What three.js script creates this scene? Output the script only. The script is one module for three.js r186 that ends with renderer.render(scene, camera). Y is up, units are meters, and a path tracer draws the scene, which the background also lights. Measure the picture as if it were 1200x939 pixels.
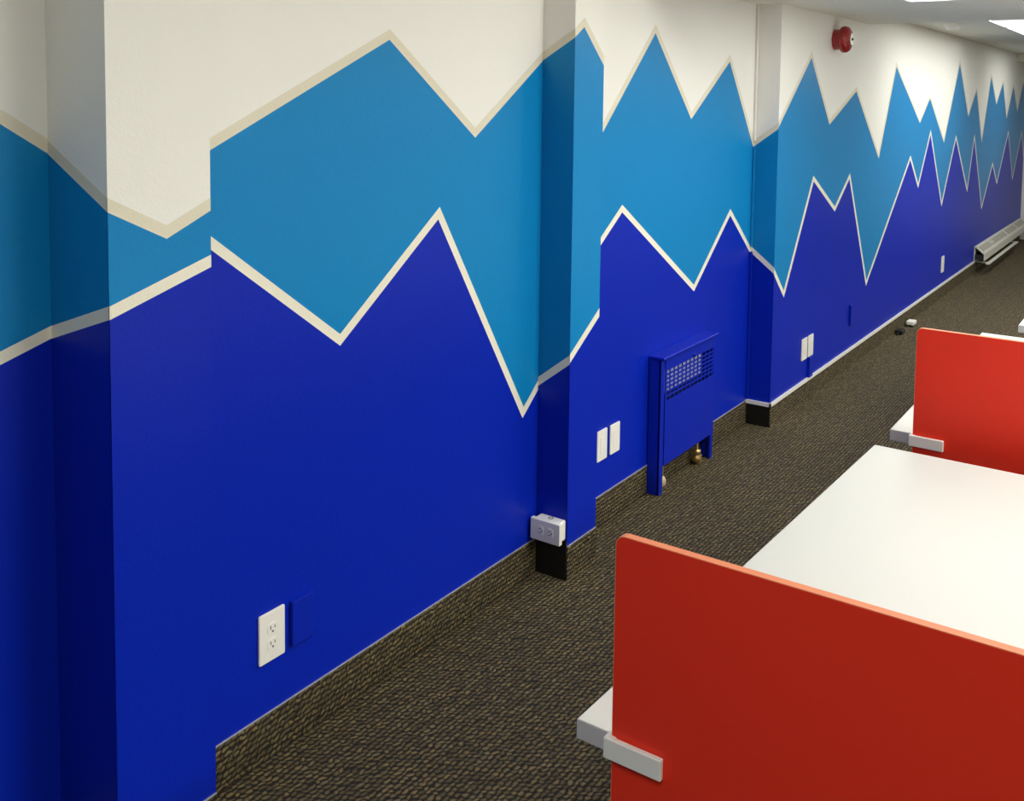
import * as THREE from 'three';
import { RectAreaLightUniformsLib } from 'three/addons/lights/RectAreaLightUniformsLib.js';
import { RoundedBoxGeometry } from 'three/addons/geometries/RoundedBoxGeometry.js';
import { mergeGeometries } from 'three/addons/utils/BufferGeometryUtils.js';

// ------------------------------------------------------------------ camera, exposure
// The mural wall runs along -z at x = 0 (pilaster faces); the room lies on the +x side.
const scene = new THREE.Scene();
const renderer = new THREE.WebGLRenderer();
renderer.toneMapping = THREE.LinearToneMapping;
renderer.toneMappingExposure = 1.26;
renderer.shadowMap.enabled = true;
RectAreaLightUniformsLib.init();

const IMG_W = 1200, IMG_H = 939, FOCAL = 1161.1;
const camera = new THREE.PerspectiveCamera(2 * Math.atan(IMG_H / 2 / FOCAL) * 180 / Math.PI, IMG_W / IMG_H, 0.05, 60);
camera.position.set(1.693, 1.65, 0);
camera.rotation.order = 'YXZ';
camera.rotation.set(-4.0918 * Math.PI / 180, 34.7083 * Math.PI / 180, 0.7081 * Math.PI / 180);
camera.setViewOffset(IMG_W, IMG_H, 600 - 597.23, IMG_H / 2 - 195.13, IMG_W, IMG_H);

const LAMP_GAIN = 1.0;
const LAMP_COLOR = new THREE.Color().setRGB(0.985, 0.975, 0.895);
const NEAR_CEIL = 2.65, LOW_CEIL = 2.115, HIGH_CEIL = 2.19;
// ceiling fittings: [x0, x1, z0 (near), z1 (far), ceiling height]
const TROFFERS = [
  [0.542, 1.142, -3.73, -4.93, LOW_CEIL, 'recessed ceiling light above the aisle, nearest to the camera', 4.5],
  [0.50, 1.10, -6.75, -7.95, HIGH_CEIL, 'recessed ceiling light beyond the ceiling step, first of the far aisle row', 7.5],
  [0.50, 1.10, -8.00, -9.20, HIGH_CEIL, 'recessed ceiling light in the middle of the far aisle row', 6.5],
  [0.50, 1.10, -10.6, -11.8, HIGH_CEIL, 'recessed ceiling light above the far baseboard heater', 5],
  [1.9, 2.5, -2.2, -3.4, NEAR_CEIL, 'recessed ceiling light above the nearest desk', 17],
  [1.4, 2.0, 1.1, -0.1, NEAR_CEIL, 'recessed ceiling light behind the camera, in line with the desks', 11],
  [2.3, 2.9, -4.85, -6.05, LOW_CEIL, 'recessed ceiling light above the third desk', 22],
  [2.5, 3.1, -8.0, -9.2, HIGH_CEIL, 'recessed ceiling light over the middle of the far room', 14],
  [4.4, 5.0, 0.4, -0.8, NEAR_CEIL, 'recessed ceiling light behind the camera on the room side', 12],
  [4.0, 4.6, -2.25, -3.45, NEAR_CEIL, 'recessed ceiling light on the room side, level with the second desk', 54],
  [4.8, 5.4, -7.0, -8.2, HIGH_CEIL, 'recessed ceiling light on the room side of the far room', 12],
];

// ------------------------------------------------------------------ helpers
let seed = 1234567;
const rnd = () => { seed = (seed * 1664525 + 1013904223) >>> 0; return seed / 4294967296; };
const lin = (r, g, b) => new THREE.Color().setRGB(r, g, b);
const names = {};
function numbered(n) { const k = names[n] = (names[n] ?? -1) + 1; return k ? n + '_' + String(k).padStart(3, '0') : n; }
function fin(o) { o.traverse((c) => { if (c.isMesh) { c.castShadow = true; c.receiveShadow = true; } }); return o; }
function thing(name, label, category, pos = [0, 0, 0], group) {
  const o = new THREE.Group(); o.name = numbered(name); o.position.set(...pos);
  o.userData = { label, category }; if (group) o.userData.group = group;
  scene.add(o); return o;
}
function structure(name) { const o = new THREE.Group(); o.name = name; o.userData = { kind: 'structure' }; scene.add(o); return o; }
function part(name, geo, mat, parent, label) {
  const m = new THREE.Mesh(geo, mat); m.name = name; m.castShadow = m.receiveShadow = true;
  if (label) m.userData.label = label; parent.add(m); return m;
}
// box between two corners, uv in metres
function box(x0, x1, y0, y1, z0, z1, r = 0) {
  const w = Math.abs(x1 - x0), h = Math.abs(y1 - y0), d = Math.abs(z1 - z0);
  const g = r ? new RoundedBoxGeometry(w, h, d, 3, Math.min(r, w / 2.01, h / 2.01, d / 2.01)) : new THREE.BoxGeometry(w, h, d);
  g.translate((x0 + x1) / 2, (y0 + y1) / 2, (z0 + z1) / 2);
  const p = g.attributes.position, n = g.attributes.normal, uv = g.attributes.uv;
  for (let i = 0; i < p.count; i++) {
    const ax = Math.abs(n.getX(i)), ay = Math.abs(n.getY(i)), az = Math.abs(n.getZ(i));
    if (ay >= ax && ay >= az) uv.setXY(i, p.getX(i), p.getZ(i));
    else if (ax >= az) uv.setXY(i, p.getY(i), p.getZ(i));
    else uv.setXY(i, p.getY(i), p.getX(i));
  }
  return g;
}
const strip = (g) => { const o = g.index ? g.toNonIndexed() : g; return o; };
const merge = (list) => mergeGeometries(list.map(strip));
function slab(points, thick, holes = [], bevel = 0, rounded = 1) {
  const s = new THREE.Shape(points.map(([a, b]) => new THREE.Vector2(a, b)));
  for (const h of holes) s.holes.push(new THREE.Path(h.map(([a, b]) => new THREE.Vector2(a, b))));
  return new THREE.ExtrudeGeometry(s, { depth: thick, bevelEnabled: bevel > 0, bevelThickness: bevel, bevelSize: bevel, bevelOffset: -bevel, bevelSegments: rounded });
}
// shape coordinates (-z, y), extruded towards +x from the plane x = c
function slabX(points, c, thick, holes, bevel, seg) {
  const g = slab(points.map(([z, y]) => [-z, y]), thick, (holes || []).map((h) => h.map(([z, y]) => [-z, y])), bevel, seg);
  return g.applyMatrix4(new THREE.Matrix4().makeBasis(new THREE.Vector3(0, 0, -1), new THREE.Vector3(0, 1, 0), new THREE.Vector3(1, 0, 0)).setPosition(c, 0, 0));
}
function slabZ(points, c, thick, holes, bevel, seg) { return slab(points, thick, holes, bevel, seg).translate(0, 0, c); }
function roundRect(x0, x1, y0, y1, r, n = 4) {
  const out = [];
  for (const [cx, cy, a] of [[x1 - r, y1 - r, 0], [x0 + r, y1 - r, 1], [x0 + r, y0 + r, 2], [x1 - r, y0 + r, 3]])
    for (let k = 0; k <= n; k++) { const t = (a + k / n) * Math.PI / 2; out.push([cx + r * Math.cos(t), cy + r * Math.sin(t)]); }
  return out;
}

// ------------------------------------------------------------------ textures
function dataTexture(size, fn, srgb) {
  const d = new Uint8Array(size * size * 4);
  for (let y = 0; y < size; y++) for (let x = 0; x < size; x++) {
    const c = fn(x, y), i = (y * size + x) * 4;
    d[i] = c[0]; d[i + 1] = c[1]; d[i + 2] = c[2]; d[i + 3] = 255;
  }
  const t = new THREE.DataTexture(d, size, size, THREE.RGBAFormat);
  t.wrapS = t.wrapT = THREE.RepeatWrapping; t.magFilter = THREE.LinearFilter; t.minFilter = THREE.LinearMipmapLinearFilter; t.generateMipmaps = true;
  if (srgb) t.colorSpace = THREE.SRGBColorSpace;
  t.needsUpdate = true; return t;
}
// looped carpet: staggered rows of loops, ribs run along the wall (texture v = z)
const CARPET_TILE = 0.72, CS = 2048, NX = 48, NZ = 40;
const loopTone = [], loopHue = [], loopShift = [], loopTwist = [];
for (let i = 0; i < NX * NZ; i++) { loopTone.push(rnd()); loopHue.push(rnd()); loopShift.push(rnd() - 0.5); loopTwist.push(rnd() - 0.5); }
const fiber = new Float32Array(CS * CS); for (let i = 0; i < CS * CS; i++) fiber[i] = rnd();
const WN = 60, wa = [], wb = []; for (let i = 0; i < WN * WN; i++) { wa.push(rnd() - 0.5); wb.push(rnd() - 0.5); }
function wobble(g, px, py) {
  const u = px / CS * WN, v = py / CS * WN, a = Math.floor(u), b = Math.floor(v);
  let s = u - a, t = v - b; s = s * s * (3 - 2 * s); t = t * t * (3 - 2 * t);
  const q = (i, j) => g[(j % WN) * WN + (i % WN)];
  return (q(a, b) * (1 - s) + q(a + 1, b) * s) * (1 - t) + (q(a, b + 1) * (1 - s) + q(a + 1, b + 1) * s) * t;
}
function carpetHeight(px, py) {
  const u = px / CS * NX + 0.38 * wobble(wa, px, py), cu0 = Math.floor(u), cu = ((cu0 % NX) + NX) % NX;
  const v = py / CS * NZ + ((cu % 2) ? 0.5 : 0) + 0.62 * wobble(wb, px, py);
  let cv = Math.floor(v); const fu = u - cu0 - 0.5, fv = v - cv - 0.5; cv = ((cv % NZ) + NZ) % NZ;
  const id = cu * NZ + cv;
  // slanted, irregular yarn loops with dark gaps between the ribs
  const du = (fu + 0.2 * loopShift[id] + (0.25 + 0.5 * loopTwist[id]) * fv) / 0.45, dv = (fv + 0.2 * loopShift[id]) / 0.58;
  const h = Math.max(0, 1 - Math.pow(Math.abs(du), 2.0) - Math.pow(Math.abs(dv), 2.6));
  return [Math.pow(h, 0.7) * (0.55 + 0.45 * loopTone[id]), id];
}
const carpetMap = dataTexture(CS, (x, y) => {
  const [h, id] = carpetHeight(x, y), f = fiber[y * CS + x];
  const w = loopHue[id] - 0.5;
  const k = (0.26 + 0.84 * Math.min(1, 1.1 * h)) * (0.84 + 0.32 * f);
  return [Math.min(255, (121 + 6 * w) * k), Math.min(255, (106 - 2 * w) * k), Math.min(255, (71 - 8 * w) * k)];
}, true);
const carpetBump = dataTexture(CS, (x, y) => { const h = Math.min(255, 225 * carpetHeight(x, y)[0] + 30 * fiber[y * CS + x]); return [h, h, h]; });
for (const t of [carpetMap, carpetBump]) t.repeat.set(1 / CARPET_TILE, 1 / CARPET_TILE);
// rolled paint: fine orange peel
function smoothNoise(size, cells) {
  const g = new Float32Array(cells * cells).map(() => rnd());
  return (x, y) => {
    const u = x / size * cells, v = y / size * cells, a = Math.floor(u), b = Math.floor(v);
    let s = u - a, t = v - b; s = s * s * (3 - 2 * s); t = t * t * (3 - 2 * t);
    const q = (i, j) => g[((j % cells) + cells) % cells * cells + ((i % cells) + cells) % cells];
    return (q(a, b) * (1 - s) + q(a + 1, b) * s) * (1 - t) + (q(a, b + 1) * (1 - s) + q(a + 1, b + 1) * s) * t;
  };
}
const n1 = smoothNoise(512, 128), n2 = smoothNoise(512, 48), n3 = smoothNoise(512, 8);
const peel = dataTexture(512, (x, y) => { const h = 255 * (0.55 * n1(x, y) + 0.35 * n2(x, y) + 0.1 * n3(x, y)); return [h, h, h]; });
peel.repeat.set(2.2, 2.2);
const speck = dataTexture(512, (x, y) => { const h = 226 + 22 * n1(x, y) + 7 * n2(x, y); return [h, h, h]; }, true);
speck.repeat.set(3, 3);

// ------------------------------------------------------------------ materials
const paint = (c, rough = 0.5, sheen = 0) => new THREE.MeshPhysicalMaterial({ color: c, roughness: rough, specularIntensity: 0.4, sheen, sheenRoughness: 0.5, sheenColor: lin(1, 1, 1), bumpMap: peel, bumpScale: 0.00035 });
const M = {
  white: paint(lin(0.88, 0.88, 0.84), 0.6),
  greyWall: paint(lin(0.28, 0.28, 0.28), 0.7),
  sky: paint(lin(0.003, 0.225, 0.55), 0.4, 0.25),
  royal: paint(lin(0.001, 0.018, 0.44), 0.4, 0.06),
  greyLine: paint(lin(0.76, 0.72, 0.585), 0.6),
  creamLine: paint(lin(0.86, 0.83, 0.70), 0.55),
  ceiling: new THREE.MeshStandardMaterial({ color: lin(0.94, 0.925, 0.83), map: speck, roughness: 0.9 }),
  carpet: new THREE.MeshStandardMaterial({ map: carpetMap, bumpMap: carpetBump, bumpScale: 0.006, roughness: 0.95 }),
  vinyl: new THREE.MeshStandardMaterial({ color: lin(0.008, 0.008, 0.008), roughness: 0.35 }),
  alu: new THREE.MeshStandardMaterial({ color: lin(0.55, 0.56, 0.58), roughness: 0.4, metalness: 0.4 }),
  trimWhite: new THREE.MeshStandardMaterial({ color: lin(0.85, 0.845, 0.81), roughness: 0.4 }),
  plastic: new THREE.MeshStandardMaterial({ color: lin(0.88, 0.87, 0.82), roughness: 0.35 }),
  slot: new THREE.MeshStandardMaterial({ color: lin(0.03, 0.03, 0.03), roughness: 0.6 }),
  laminate: new THREE.MeshPhysicalMaterial({ color: lin(0.60, 0.61, 0.595), roughness: 0.45, specularIntensity: 0.7 }),
  steel: new THREE.MeshStandardMaterial({ color: lin(0.8, 0.79, 0.75), roughness: 0.4 }),
  red: new THREE.MeshPhysicalMaterial({ color: lin(0.86, 0.038, 0.015), roughness: 0.5, specularIntensity: 0.6 }),
  edgeBand: new THREE.MeshStandardMaterial({ color: lin(0.80, 0.26, 0.13), roughness: 0.45 }),
  bellRed: new THREE.MeshPhysicalMaterial({ color: lin(0.34, 0.006, 0.007), roughness: 0.28, clearcoat: 0.4, clearcoatRoughness: 0.15 }),
  heaterBlue: new THREE.MeshPhysicalMaterial({ color: lin(0.002, 0.018, 0.42), roughness: 0.36, specularIntensity: 0.45 }),
  fin: new THREE.MeshStandardMaterial({ color: lin(0.62, 0.66, 0.72), roughness: 0.45 }),
  dark: new THREE.MeshStandardMaterial({ color: lin(0.012, 0.012, 0.013), roughness: 0.7 }),
  brass: new THREE.MeshStandardMaterial({ color: lin(0.75, 0.52, 0.22), roughness: 0.3, metalness: 0.9 }),
  beige: new THREE.MeshStandardMaterial({ color: lin(0.62, 0.50, 0.33), roughness: 0.5 }),
  enamel: new THREE.MeshStandardMaterial({ color: lin(0.66, 0.65, 0.58), roughness: 0.45 }),
  grille: new THREE.MeshStandardMaterial({ color: lin(0.30, 0.29, 0.23), roughness: 0.6 }),
  glow: new THREE.MeshStandardMaterial({ color: lin(0.9, 0.9, 0.88), emissive: lin(1.0, 0.97, 0.91), emissiveIntensity: 0.9, roughness: 0.6 }),
};

// ------------------------------------------------------------------ room shell
const NEAR = 4.5, FAR = -13.25, RIGHT = 6.4, TOP = 2.9;
const REC = -0.125, REC0 = -0.2;                                   // recessed wall planes
const P1a = -1.104, P1b = -1.343, P2a = -2.813, P2b = -3.008, P3a = -4.765;
const floor = part('floor', box(-0.5, RIGHT + 0.2, -0.1, 0, FAR - 0.2, NEAR + 0.2), M.carpet, scene); floor.userData.kind = 'structure';

const ceiling = structure('ceiling');
// ceilings are cut out where the light fittings are recessed
function ceilingPlate(x0, x1, z0, z1, y0, y1) {
  const holes = TROFFERS.filter((t) => Math.abs(t[4] - y0) < 0.01 && t[2] <= z0 && t[3] >= z1)
    .map((t) => [[t[0], -t[2]], [t[1], -t[2]], [t[1], -t[3]], [t[0], -t[3]]]);
  const g = slab([[x0, -z0], [x1, -z0], [x1, -z1], [x0, -z1]], y1 - y0, holes);
  return g.applyMatrix4(new THREE.Matrix4().makeBasis(new THREE.Vector3(1, 0, 0), new THREE.Vector3(0, 0, -1), new THREE.Vector3(0, 1, 0)).setPosition(0, y0, 0));
}
part('near_ceiling', ceilingPlate(-0.5, RIGHT + 0.2, NEAR + 0.2, -3.50, NEAR_CEIL, TOP), M.ceiling, ceiling);
part('lowered_ceiling', ceilingPlate(-0.5, RIGHT + 0.2, -3.50, -6.30, LOW_CEIL, TOP), M.ceiling, ceiling);
part('raised_ceiling', ceilingPlate(-0.5, RIGHT + 0.2, -6.30, FAR - 0.2, HIGH_CEIL, TOP), M.ceiling, ceiling);
part('soffit', box(0, RIGHT, 2.10, HIGH_CEIL, -12.35, FAR), M.ceiling, ceiling);

for (const [n, g] of [['wall_right', box(RIGHT, RIGHT + 0.2, 0, TOP, FAR - 0.2, NEAR + 0.2)], ['wall_back', box(-0.5, RIGHT, 0, TOP, NEAR, NEAR + 0.2)], ['wall_far', box(-0.5, RIGHT, 0, TOP, FAR - 0.2, FAR)]]) {
  const w = part(n, g, n === 'wall_back' ? M.greyWall : M.white, scene); w.userData.kind = 'structure';
}

// mural wall: plaster with pilasters, then coats of paint a fraction of a millimetre thick
const wall = structure('wall_left');
{
  const plan = [[-0.5, -NEAR], [REC0, -NEAR], [REC0, -P1a], [0, -P1a], [0, -P1b], [REC, -P1b], [REC, -P2a], [0, -P2a], [0, -P2b], [REC, -P2b], [REC, -P3a], [0, -P3a], [0, -FAR], [-0.5, -FAR]];
  const g = slab(plan, TOP).applyMatrix4(new THREE.Matrix4().makeBasis(new THREE.Vector3(1, 0, 0), new THREE.Vector3(0, 0, -1), new THREE.Vector3(0, 1, 0)));
  part('plaster', g, M.white, wall);
}
const TAPE = 0.025, BASE = 0.12;
function offsetLine(line, d) {           // mitred parallel of a polyline
  const out = [];
  for (let i = 0; i < line.length; i++) {
    const p = line[i], a = line[i - 1] || p, b = line[i + 1] || p;
    const nrm = (q, r) => { const dx = r[0] - q[0], dy = r[1] - q[1], l = Math.hypot(dx, dy); return [-dy / l, dx / l]; };
    if (i === 0 || i === line.length - 1) {                       // ends are cut upright, at the wall's corner
      const m = i === 0 ? nrm(p, b) : nrm(a, p); out.push([p[0], p[1] + d / m[1]]);
    } else {
      const m1 = nrm(a, p), m2 = nrm(p, b), k = 1 + m1[0] * m2[0] + m1[1] * m2[1];
      out.push([p[0] + d * (m1[0] + m2[0]) / k, p[1] + d * (m1[1] + m2[1]) / k]);
    }
  }
  return out;
}
// line given by the outer tips of its peaks and valleys
function fromTips(tips, d) {
  let c = tips.map((p) => [...p]);
  for (let it = 0; it < 12; it++) {
    const up = offsetLine(c, d), dn = offsetLine(c, -d);
    c = c.map((p, i) => {
      const prev = tips[i - 1], next = tips[i + 1]; if (!prev || !next) return p;
      const tip = tips[i][1] > (prev[1] + next[1]) / 2 ? up[i] : dn[i];
      return [p[0] + tips[i][0] - tip[0], p[1] + tips[i][1] - tip[1]];
    });
  }
  return c;
}
const mid = (B, T) => B.map((p, i) => [p[0], (p[1] + T[i]) / 2]);
// each stretch of wall: plane, start, end, upper outline and lower outline (running coordinate, height)
const STRETCH = [
  { x: REC0, u: [[NEAR, 3.6], [-1.009, 1.598], [P1a, 1.537]], l: [[NEAR, 0.08], [-0.997, 1.127], [P1a, 1.159]] },
  { z: P1a, u: [[REC0, 1.536], [0, 1.433]], l: [[REC0, 1.158], [0, 1.225]] },
  { x: 0, u: mid([[P1a, 1.419], [-1.235, 1.354], [P1b, 1.402]], [1.447, 1.381, 1.428]), l: [[P1a, 1.224], [P1b, 1.295]] },
  { x: REC, u: mid([[P1b, 1.476], [-2.044, 1.797], [-2.437, 1.520], [P2a, 1.770]], [1.498, 1.827, 1.550, 1.796]), l: mid([[P1b, 1.369], [-1.853, 0.989], [-2.262, 1.284], [-2.721, 0.567], [P2a, 0.645]], [1.396, 1.022, 1.322, 0.602, 0.672]) },
  { z: P2a, u: mid([[REC, 1.770], [0, 1.845]], [1.797, 1.871]), l: mid([[REC, 0.657], [0, 0.752]], [0.683, 0.780]) },
  { x: 0, u: mid([[P2a, 1.845], [-2.872, 1.882], [P2b, 1.758]], [1.872, 1.911, 1.789]), l: mid([[P2a, 0.754], [P2b, 0.880]], [0.783, 0.909]) },
  { x: REC, u: mid([[P2b, 1.308], [-3.649, 1.909], [-4.015, 1.556], [-4.432, 1.823], [P3a, 1.404]], [1.343, 1.944, 1.589, 1.854, 1.442]), l: mid([[P2b, 0.947], [-3.395, 1.203], [-4.087, 0.780], [-4.486, 1.088], [P3a, 0.870]], [0.973, 1.233, 0.817, 1.124, 0.902]) },
  { z: P3a, u: mid([[REC, 1.407], [0, 1.504]], [1.444, 1.532]), l: mid([[REC, 0.880], [0, 0.784]], [0.910, 0.808]) },
  {
    x: 0,
    u: offsetLine([[P3a, 1.508], [-5.236, 1.870], [-5.585, 1.509], [-6.095, 1.702], [-6.664, 1.270], [-7.031, 1.879], [-7.789, 1.483], [-8.094, 1.668], [-8.671, 1.309], [-9.185, 1.971], [-9.665, 1.512], [-10.019, 1.751], [-10.402, 1.253], [-10.776, 1.896], [-11.147, 1.616], [-11.505, 1.844], [-11.839, 1.466], [-12.227, 1.816], [-12.590, 1.532], [-12.962, 1.877], [FAR, 1.55]].map(([z, y]) => [-z, y]), TAPE / 2).map(([s, y]) => [-s, y]),
    l: fromTips([[P3a, 0.793], [-4.920, 0.636], [-5.332, 1.238], [-5.741, 1.006], [-6.022, 1.212], [-6.469, 0.460], [-7.536, 1.255], [-7.814, 0.996], [-8.163, 1.428], [-8.680, 0.782], [-9.153, 1.359], [-9.773, 0.819], [-10.012, 1.348], [-10.554, 0.592], [-11.084, 1.033], [-11.400, 0.782], [-12.013, 1.337], [-12.460, 0.761], [-13.036, 1.314], [FAR, 1.0]].map(([z, y]) => [-z, y]), TAPE / 2).map(([s, y]) => [-s, y]),
  },
];
for (const s of STRETCH) {
  const flat = s.z !== undefined;
  const run = (line) => (flat ? line : line.map(([z, y]) => [-z, y])).map((p) => [...p]);
  const put = (name, pts, t, mat, label) => {
    const g = slab(pts, t);
    if (flat) g.translate(0, 0, s.z);
    else g.applyMatrix4(new THREE.Matrix4().makeBasis(new THREE.Vector3(0, 0, -1), new THREE.Vector3(0, 1, 0), new THREE.Vector3(1, 0, 0)).setPosition(s.x, 0, 0));
    part(name, pts && g, mat, wall, label);
  };
  const grow = (line, t) => {            // outer corners meet flush
    const a = line.map((p) => [...p]);
    if (flat) a[a.length - 1][0] += t; else if (s.x === 0) a[0][0] -= t;
    return a;
  };
  const u = run(s.u), l = run(s.l), h = TAPE / 2, e = 0.0005;
  const band = (line, t) => [...grow(offsetLine(line, h), t), ...grow(offsetLine(line, -h), t).reverse()];
  const fill = (line, t) => { const top = grow(offsetLine(line, -h), t); return [...top, [top[top.length - 1][0], BASE - 0.01], [top[0][0], BASE - 0.01]]; };
  put('upper_mountain_outline', band(u, e), e, M.greyLine, 'pale grey painted zigzag line above the light blue');
  put('light_blue_mountains', fill(u, e), e, M.sky, 'light blue painted mountain shapes');
  put('lower_mountain_outline', band(l, 2 * e), 2 * e, M.creamLine, 'cream painted zigzag line above the dark blue');
  put('dark_blue_mountains', fill(l, 2 * e), 2 * e, M.royal, 'royal blue painted mountain shapes');
}

// carpet base with metal cap along the recesses, black vinyl on the pilaster sides, white strip on the far stretch
const base = structure('baseboard_left');
const BT = 0.004;
for (const [x, z0, z1] of [[REC0, NEAR, P1a], [0, P1a, P1b], [REC, P1b, P2a], [0, P2a, P2b], [REC, P2b, P3a]]) {
  part('carpet_base', box(x, x + BT, 0, BASE - 0.003, z0, z1), M.carpet, base);
  part('cap_strip', box(x, x + BT + 0.0005, BASE - 0.003, BASE - 0.0005, z0, z1), M.alu, base, 'thin grey metal strip');
}
part('carpet_base', box(0, BT, 0, 0.106, P3a, FAR), M.carpet, base);
part('white_strip', box(0, BT + 0.004, 0.106, 0.125, P3a + 0.012, -10.25), M.trimWhite, base, 'white strip along the wall foot');
for (const [x0, z, h] of [[REC0, P1a, 0.138], [REC, P2a, 0.138], [REC, P3a, 0.106]]) part('vinyl_base', box(x0, 0.001, 0, h, z, z + 0.006), M.vinyl, base, 'black vinyl base');
part('white_strip', box(REC, BT + 0.004, 0.106, 0.125, P3a, P3a + 0.012), M.trimWhite, base);
// slim corner bead by the last pilaster, painted along with the wall
{
  const t = structure('trim_1'), bz = [P3a + 0.001, P3a + 0.013];
  for (const [n, y0, y1, m] of [['dark_blue_bead', 0.126, 0.882, M.royal], ['light_blue_bead', 0.908, 1.408, M.sky], ['white_bead', 1.438, LOW_CEIL - 0.001, M.white]])
    part(n, box(REC + 0.001, REC + 0.013, y0, y1, bz[0], bz[1], 0.003), m, t);
}

// ------------------------------------------------------------------ ceiling fittings
TROFFERS.forEach(([x0, x1, z0, z1, y, label, radiance]) => {
  const t = thing('ceiling_light', label, 'light', [(x0 + x1) / 2, y, (z0 + z1) / 2], 'recessed fluorescent ceiling lights');
  const w = x1 - x0, d = z0 - z1, f = 0.02;
  part('housing', box(-w / 2, w / 2, 0.03, 0.06, -d / 2, d / 2), M.trimWhite, t);
  part('frame', merge([box(-w / 2, w / 2, -0.004, 0.03, -d / 2, -d / 2 + f), box(-w / 2, w / 2, -0.004, 0.03, d / 2 - f, d / 2), box(-w / 2, -w / 2 + f, -0.004, 0.03, -d / 2 + f, d / 2 - f), box(w / 2 - f, w / 2, -0.004, 0.03, -d / 2 + f, d / 2 - f)]), M.trimWhite, t);
  part('diffuser', box(-w / 2 + f, w / 2 - f, 0.008, 0.02, -d / 2 + f, d / 2 - f), M.glow, t, 'glowing white diffuser');
  const l = new THREE.RectAreaLight(LAMP_COLOR, radiance * LAMP_GAIN, w - 2 * f, d - 2 * f);
  l.name = 'lamp'; l.position.set(0, 0.004, 0); l.rotation.x = -Math.PI / 2; t.add(l);
});

// ------------------------------------------------------------------ desks and red divider panels
function desk(x, z, w, d, skew, label) {   // skew: how far the aisle edge drifts over the desk's depth
  const t = thing('desk', label, 'desk', [x, 0, z], 'white desks in a row');
  const top = slab([[0, 0], [w, 0], [w, d], [skew, d]], 0.031 - 0.004, [], 0.002, 2);
  part('desktop', top.applyMatrix4(new THREE.Matrix4().makeBasis(new THREE.Vector3(1, 0, 0), new THREE.Vector3(0, 0, -1), new THREE.Vector3(0, 1, 0)).setPosition(0, 0.711, 0)), M.laminate, t);
  for (const [a, b] of [[0.22, -0.1], [0.22, -d + 0.1], [w - 0.22, -0.1], [w - 0.22, -d + 0.1]]) part('leg', box(a - 0.025, a + 0.025, 0, 0.66, b - 0.025, b + 0.025, 0.004), M.steel, t);
  for (const a of [0.22, w - 0.22]) part('rail', box(a - 0.025, a + 0.025, 0.66, 0.709, -d + 0.075, -0.075, 0.004), M.steel, t);
  return t;
}
desk(0.990, -1.206, 1.55, 1.459, 0.044, 'white desk nearest the camera, behind the large red divider panel');
desk(1.036, -2.818, 1.50, 1.42, 0, 'white desk behind the farther red divider panel, only corner and back edge showing');
desk(1.134, -4.473, 1.40, 1.42, 0, 'farthest white desk, only its corner showing at the right edge');
function divider(x, zf, w, y0, y1, by, label) {
  const t = thing('divider_panel', label, 'divider', [x, 0, zf], 'red desk divider panels');
  const r = 0.014, T = 0.014, e = 0.0012;
  part('panel_board', slabZ(roundRect(e, w - e, y0 + e, y1 - e, r - e), -T, T), M.red, t);
  part('edge_band', slabZ(roundRect(0, w, y0, y1, r), -T + 0.0004, T - 0.0008, [roundRect(e, w - e, y0 + e, y1 - e, r - e)]), M.edgeBand, t, 'pale orange edging');
  for (const bx of [0.004, w - 0.08]) {
    // clip: front plate, lip under the panel's plane and arm reaching back under the desktop
    const g = merge([box(bx, bx + 0.076, by, by + 0.030, 0.001, 0.010, 0.002), box(bx - 0.012, bx + 0.004, by, by + 0.030, -0.026, 0.010, 0.002)]);
    part('clamp_bracket', g, M.plastic, t, 'white clamp holding the panel');
  }
  return t;
}
divider(1.067, -1.170, 1.40, 0.42, 1.052, 0.734, 'large red divider panel clamped to the nearest desk');
divider(1.101, -2.790, 1.36, 0.42, 1.040, 0.716, 'farther red divider panel beyond the white desktop, at the right edge');

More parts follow.
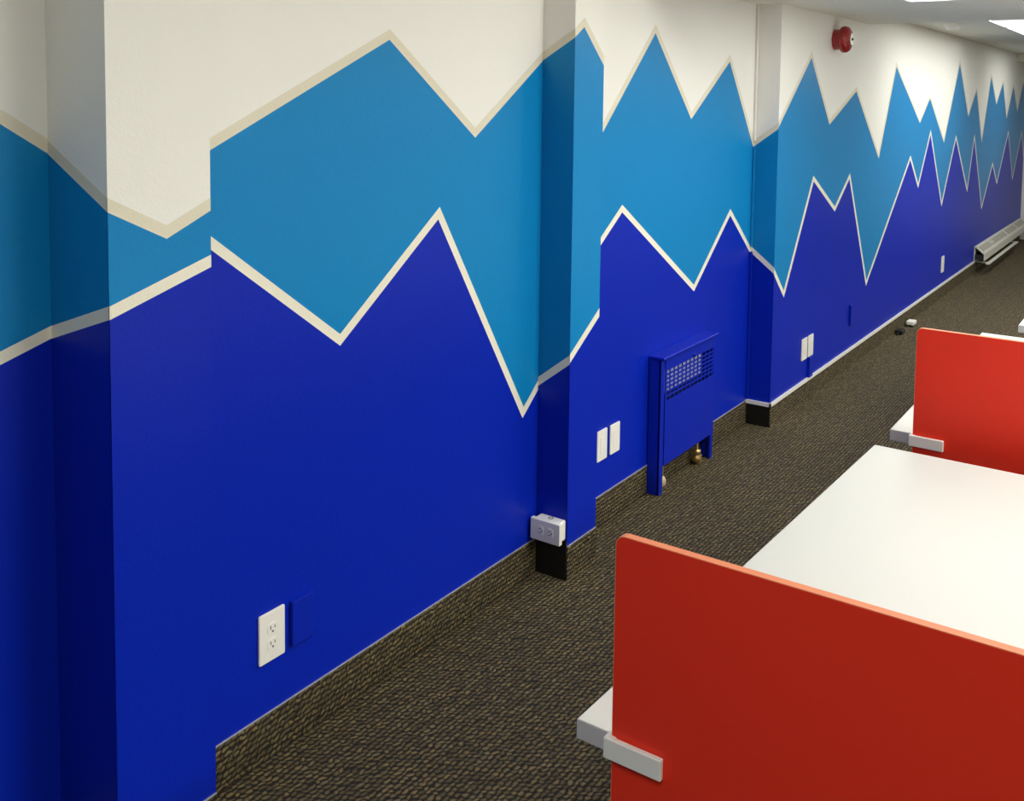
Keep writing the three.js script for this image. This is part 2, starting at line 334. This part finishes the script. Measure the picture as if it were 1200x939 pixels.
// ------------------------------------------------------------------ wall heater
{
  const t = thing('wall_heater', 'blue painted convector heater cabinet standing against the mural wall', 'heater', [REC, 0, -3.65]);
  const D = 0.060, L = 0.55, Hh = 0.572;                 // local: x out of the wall, -z along it
  part('side_panel', box(BT + 0.001, D, 0, Hh, -0.010, 0, 0.002), M.heaterBlue, t);
  part('side_panel', box(BT + 0.001, D, 0, Hh, -L, -L + 0.010, 0.002), M.heaterBlue, t);
  part('front_post', box(D - 0.010, D + 0.001, 0, Hh, -0.034, 0.0, 0.002), M.heaterBlue, t);
  part('front_post', box(D - 0.010, D + 0.001, 0, Hh, -L, -L + 0.026, 0.002), M.heaterBlue, t);
  const gz0 = -0.050, gz1 = -L + 0.018, gy0 = 0.392, gy1 = 0.520;
  part('front_panel', slabX([[-0.036, 0.118], [-0.036, Hh], [-L + 0.004, Hh], [-L + 0.004, 0.118]], D, 0.004, [[[gz0, gy0], [gz0, gy1], [gz1, gy1], [gz1, gy0]]]), M.heaterBlue, t);
  part('lid', box(0.001, D + 0.016, Hh, Hh + 0.012, -L - 0.012, 0.004, 0.004), M.heaterBlue, t);
  const rows = 7, cols = 12;
  for (let i = 1; i < rows; i++) { const y = gy0 + (gy1 - gy0) * i / rows; part('grille_bar', box(D, D + 0.003, y - 0.0035, y + 0.0035, gz0, gz1), M.heaterBlue, t); }
  for (let i = 1; i < cols; i++) { const z = gz0 + (gz1 - gz0) * i / cols; part('grille_bar', box(D - 0.004, D - 0.0005, gy0, gy1, z - 0.004, z + 0.004), M.heaterBlue, t); }
  part('heating_element', box(D - 0.040, D - 0.010, gy0 + 0.028, gy1 + 0.01, gz0 + 0.012, gz1 + 0.11), M.fin, t, 'pale metal element behind the grille');
  part('back_plate', box(BT + 0.001, BT + 0.004, 0.13, Hh, -L + 0.01, -0.01), M.dark, t);
  const knob = new THREE.CylinderGeometry(0.006, 0.011, 0.014, 3).rotateZ(-Math.PI / 2).rotateX(Math.PI / 2);
  part('damper_knob', knob.translate(D + 0.010, 0.532, -0.31), M.heaterBlue, t);
  const v = part('valve', new THREE.LatheGeometry([[0, 0], [0.012, 0], [0.012, 0.012], [0.022, 0.016], [0.022, 0.034], [0.014, 0.038], [0.014, 0.05], [0.018, 0.053], [0.018, 0.066], [0.006, 0.070], [0.006, 0.13], [0, 0.13]].map(([a, b]) => new THREE.Vector2(a, b)), 20).translate(0.036, 0, -0.435), M.brass, t, 'brass valve under the heater');
  part('valve_handle', new THREE.CylinderGeometry(0.007, 0.007, 0.05, 12).rotateX(Math.PI / 2).translate(0.036, 0.026, -0.455), M.brass, v);
  part('pipe_cap', new THREE.SphereGeometry(0.024, 20, 14).scale(0.8, 1.15, 1).translate(0.040, 0.036, -0.066), M.beige, t, 'beige pipe cap under the heater');
  part('pipe', new THREE.CylinderGeometry(0.009, 0.009, 0.1, 12).translate(0.040, 0.09, -0.066), M.brass, t);
}

// ------------------------------------------------------------------ outlets and plates
// plate lying on the plane x = c, centre (z, y)
function plate(name, c, z, y, w, h, label, category, kind, group) {
  const t = thing(name, label, category, [c + 0.001, y, z], group);
  const m = kind === 'painted' ? M.heaterBlue : M.plastic;
  const th = kind === 'painted' ? 0.012 : 0.006;
  const P = part('cover_plate', slabX(roundRect(-w / 2, w / 2, -h / 2, h / 2, 0.004), 0.0016, th - 0.0032, [], 0.0016, 2), m, t);
  if (kind === 'painted') return t;
  for (const s of [-1, 1]) {
    const sc = part('screw', new THREE.CylinderGeometry(0.003, 0.003, 0.0012, 10).rotateZ(Math.PI / 2).translate(th, kind === 'duplex' && s < 0 ? -h * 0.42 : s * h * 0.42, 0), M.plastic, t);
  }
  if (kind === 'duplex') {
    for (const s of [-1, 1]) {
      const yy = s * 0.0195;
      const r = part('receptacle', slabX(roundRect(-0.017, 0.017, yy - 0.0135, yy + 0.0135, 0.010), th - 0.0005, 0.002), M.plastic, t);
      for (const [a, b, hh] of [[-0.0065, 0.003, 0.0045], [0.0065, 0.003, 0.0035]]) part('slot', box(th + 0.001, th + 0.0019, yy + b - hh, yy + b + hh, -a - 0.0011, -a + 0.0011), M.slot, r);
      part('slot', new THREE.CylinderGeometry(0.0026, 0.0026, 0.0009, 10).rotateZ(Math.PI / 2).translate(th + 0.0015, yy - 0.0075, 0), M.slot, r);
    }
  } else part('insert', slabX(roundRect(-0.0165, 0.0165, -0.033, 0.033, 0.002), th - 0.0005, 0.0016), M.plastic, t);
  return t;
}
const G2 = 'white wall plates on the mural wall';
const e1 = 0.001;
plate('wall_outlet', REC + e1, -1.611, 0.314, 0.082, 0.126, 'white double power outlet low on the nearest dark blue wall', 'outlet', 'duplex', G2);
plate('blank_plate', REC + e1, -1.708, 0.315, 0.070, 0.116, 'blank plate painted dark blue beside the nearest white outlet', 'plate', 'painted');
plate('wall_outlet', REC + e1, -3.261, 0.318, 0.076, 0.119, 'left plate of the white pair between the narrow pilaster and heater', 'outlet', 'decor', G2);
plate('wall_outlet', REC + e1, -3.363, 0.317, 0.076, 0.117, 'right plate of the white pair, next to the blue heater', 'outlet', 'decor', G2);
plate('wall_outlet', e1, -5.262, 0.299, 0.086, 0.118, 'left plate of the white pair on the far wall past the heater', 'outlet', 'decor', G2);
plate('wall_outlet', e1, -5.367, 0.299, 0.084, 0.118, 'right plate of the far white pair, above a blue cable cover', 'outlet', 'decor', G2);
plate('wall_outlet', e1, -8.807, 0.289, 0.098, 0.136, 'single white plate on the far wall near the baseboard heater', 'outlet', 'decor', G2);
plate('blank_plate', e1, -6.150, 0.334, 0.080, 0.126, 'blank plate painted dark blue on the far wall', 'plate', 'painted');
{
  const t = thing('cable_cover', 'dark blue cable cover running from the far white outlet pair to the floor strip', 'cable cover', [e1, 0.125, -5.362]);
  part('channel', box(0, 0.014, 0.001, 0.112, -0.026, 0.026, 0.003), M.heaterBlue, t);
  part('end_cap', box(0, 0.016, 0.001, 0.012, -0.028, 0.028, 0.003), M.heaterBlue, t);
}
{ // surface box on the side of the narrow pilaster
  const t = thing('outlet_box', 'white surface mounted outlet box at the foot of the narrow pilaster', 'outlet box', [0, 0, P2a]);
  part('box_body', box(-0.103, -0.003, 0.142, 0.212, 0.001, 0.040, 0.006), M.plastic, t);
  part('cover_plate', box(-0.113, 0.004, 0.139, 0.212, 0.036, 0.054, 0.002), M.plastic, t);
  part('knockout', new THREE.TorusGeometry(0.008, 0.0012, 8, 20).rotateX(Math.PI / 2).translate(-0.052, 0.2125, 0.020), M.slot, t);
  for (const s of [-1, 1]) {
    const cx = -0.0545 + s * 0.0195;
    const r = part('receptacle', slabZ(roundRect(cx - 0.0135, cx + 0.0135, 0.1585, 0.1925, 0.010), 0.0538, 0.002), M.plastic, t);
    for (const b of [-0.0065, 0.0065]) part('slot', box(cx - 0.004, cx + 0.004, 0.1755 + b - 0.0011, 0.1755 + b + 0.0011, 0.0555, 0.0562), M.slot, r);
    part('slot', new THREE.CylinderGeometry(0.0026, 0.0026, 0.0007, 10).rotateX(Math.PI / 2).translate(cx + 0.0085, 0.1755, 0.0559), M.slot, r);
  }
}

// ------------------------------------------------------------------ alarm bell
{
  const t = thing('alarm_bell', 'red round fire alarm bell high on the white far wall', 'alarm bell', [0, 1.985, -5.63]);
  part('back_box', new THREE.CylinderGeometry(0.056, 0.058, 0.040, 32).rotateZ(-Math.PI / 2).translate(0.021, 0, 0), M.bellRed, t);
  const prof = [[0.060, 0.036], [0.068, 0.038], [0.0735, 0.046], [0.0745, 0.056], [0.072, 0.068], [0.064, 0.080], [0.050, 0.088], [0.030, 0.092], [0, 0.0935]];
  part('gong', new THREE.LatheGeometry(prof.map(([a, b]) => new THREE.Vector2(a, b)), 40).rotateZ(-Math.PI / 2), M.bellRed, t);
  part('label_disc', new THREE.CylinderGeometry(0.033, 0.033, 0.002, 28).rotateZ(-Math.PI / 2).translate(0.0945, 0, 0), M.trimWhite, t, 'white round label');
  part('centre_bolt', new THREE.CylinderGeometry(0.007, 0.008, 0.008, 6).rotateZ(-Math.PI / 2).translate(0.0985, 0, 0), M.slot, t);
}

// ------------------------------------------------------------------ baseboard heater on the far wall
{
  const L = 2.9;
  const t = thing('baseboard_heater', 'long cream baseboard heater with sloped grille top at the far wall end', 'heater', [0.002, 0, -10.26]);
  const sheet = 0.006;
  // end profile in (x, y): back plate, sloping top, front drop
  const prof = [[0.0, 0.105], [0.0, 0.265], [0.012, 0.268], [0.088, 0.206], [0.092, 0.190], [0.092, 0.135], [0.086, 0.135], [0.086, 0.188], [0.080, 0.200], [0.010, 0.256], [0.006, 0.256], [0.006, 0.105]];
  part('casing', slab(prof, L).translate(0, 0, -L), M.enamel, t);
  const slope = Math.atan2(0.206 - 0.268, 0.076);
  for (const [a, b] of [[0.06, 0.55], [0.64, 1.5], [1.6, 2.2], [2.3, 2.82]]) {
    const g = new THREE.BoxGeometry(0.06, 0.003, b - a).rotateZ(slope).translate(0.0502, 0.2378, -(a + b) / 2);
    const gr = part('grille', g, M.grille, t, 'grey louvred grille');
    const n = Math.round((b - a) / 0.06);
    for (let k = 1; k < n; k++) part('louvre', new THREE.BoxGeometry(0.06, 0.004, 0.012).rotateZ(slope).translate(0.051, 0.2388, -a - (b - a) * k / n), M.enamel, gr);
  }
  part('control_knob', new THREE.CylinderGeometry(0.022, 0.024, 0.03, 20).rotateZ(slope).translate(0.06, 0.242, -0.6), M.enamel, t);
  part('element', box(0.006, 0.084, 0.140, 0.188, -L + 0.02, -0.003), M.dark, t, 'dark inside of the heater');
  part('lower_flap', box(0.098, 0.134, 0.100, 0.108, -1.9, -0.02, 0.002), M.enamel, t);
  part('support_bracket', box(0.006, 0.100, 0.098, 0.106, -0.16, -0.12), M.enamel, t);
  part('support_bracket', box(0.006, 0.100, 0.098, 0.106, -1.9, -1.86), M.enamel, t);
}

// ------------------------------------------------------------------ small things
{
  const t = thing('power_adapter', 'small black adapter block lying on the carpet by the wall', 'adapter', [0.036, 0, -7.28]);
  part('block', box(-0.026, 0.026, 0.001, 0.030, -0.045, 0.045, 0.006), M.vinyl, t);
  part('cable_stub', new THREE.CylinderGeometry(0.005, 0.005, 0.05, 10).rotateX(Math.PI / 2).translate(0, 0.014, 0.075), M.vinyl, t);
}
{
  const t = thing('power_adapter', 'small white adapter block on the carpet beside the black one', 'adapter', [0.042, 0, -7.58]);
  part('block', box(-0.026, 0.03, 0.012, 0.042, -0.045, 0.045, 0.008), M.plastic, t);
  part('foot', box(-0.025, 0.015, 0.001, 0.013, -0.04, 0.04, 0.002), M.vinyl, t);
}
{
  const t = thing('smoke_detector', 'round white smoke detector on the ceiling before the far light row', 'detector', [0.25, HIGH_CEIL, -7.52]);
  part('detector_base', new THREE.CylinderGeometry(0.062, 0.062, 0.012, 32).translate(0, -0.006, 0), M.plastic, t);
  part('detector_head', new THREE.LatheGeometry([[0, -0.044], [0.03, -0.043], [0.043, -0.036], [0.05, -0.012]].map(([a, b]) => new THREE.Vector2(a, b)), 32), M.plastic, t);
}
renderer.render(scene, camera);
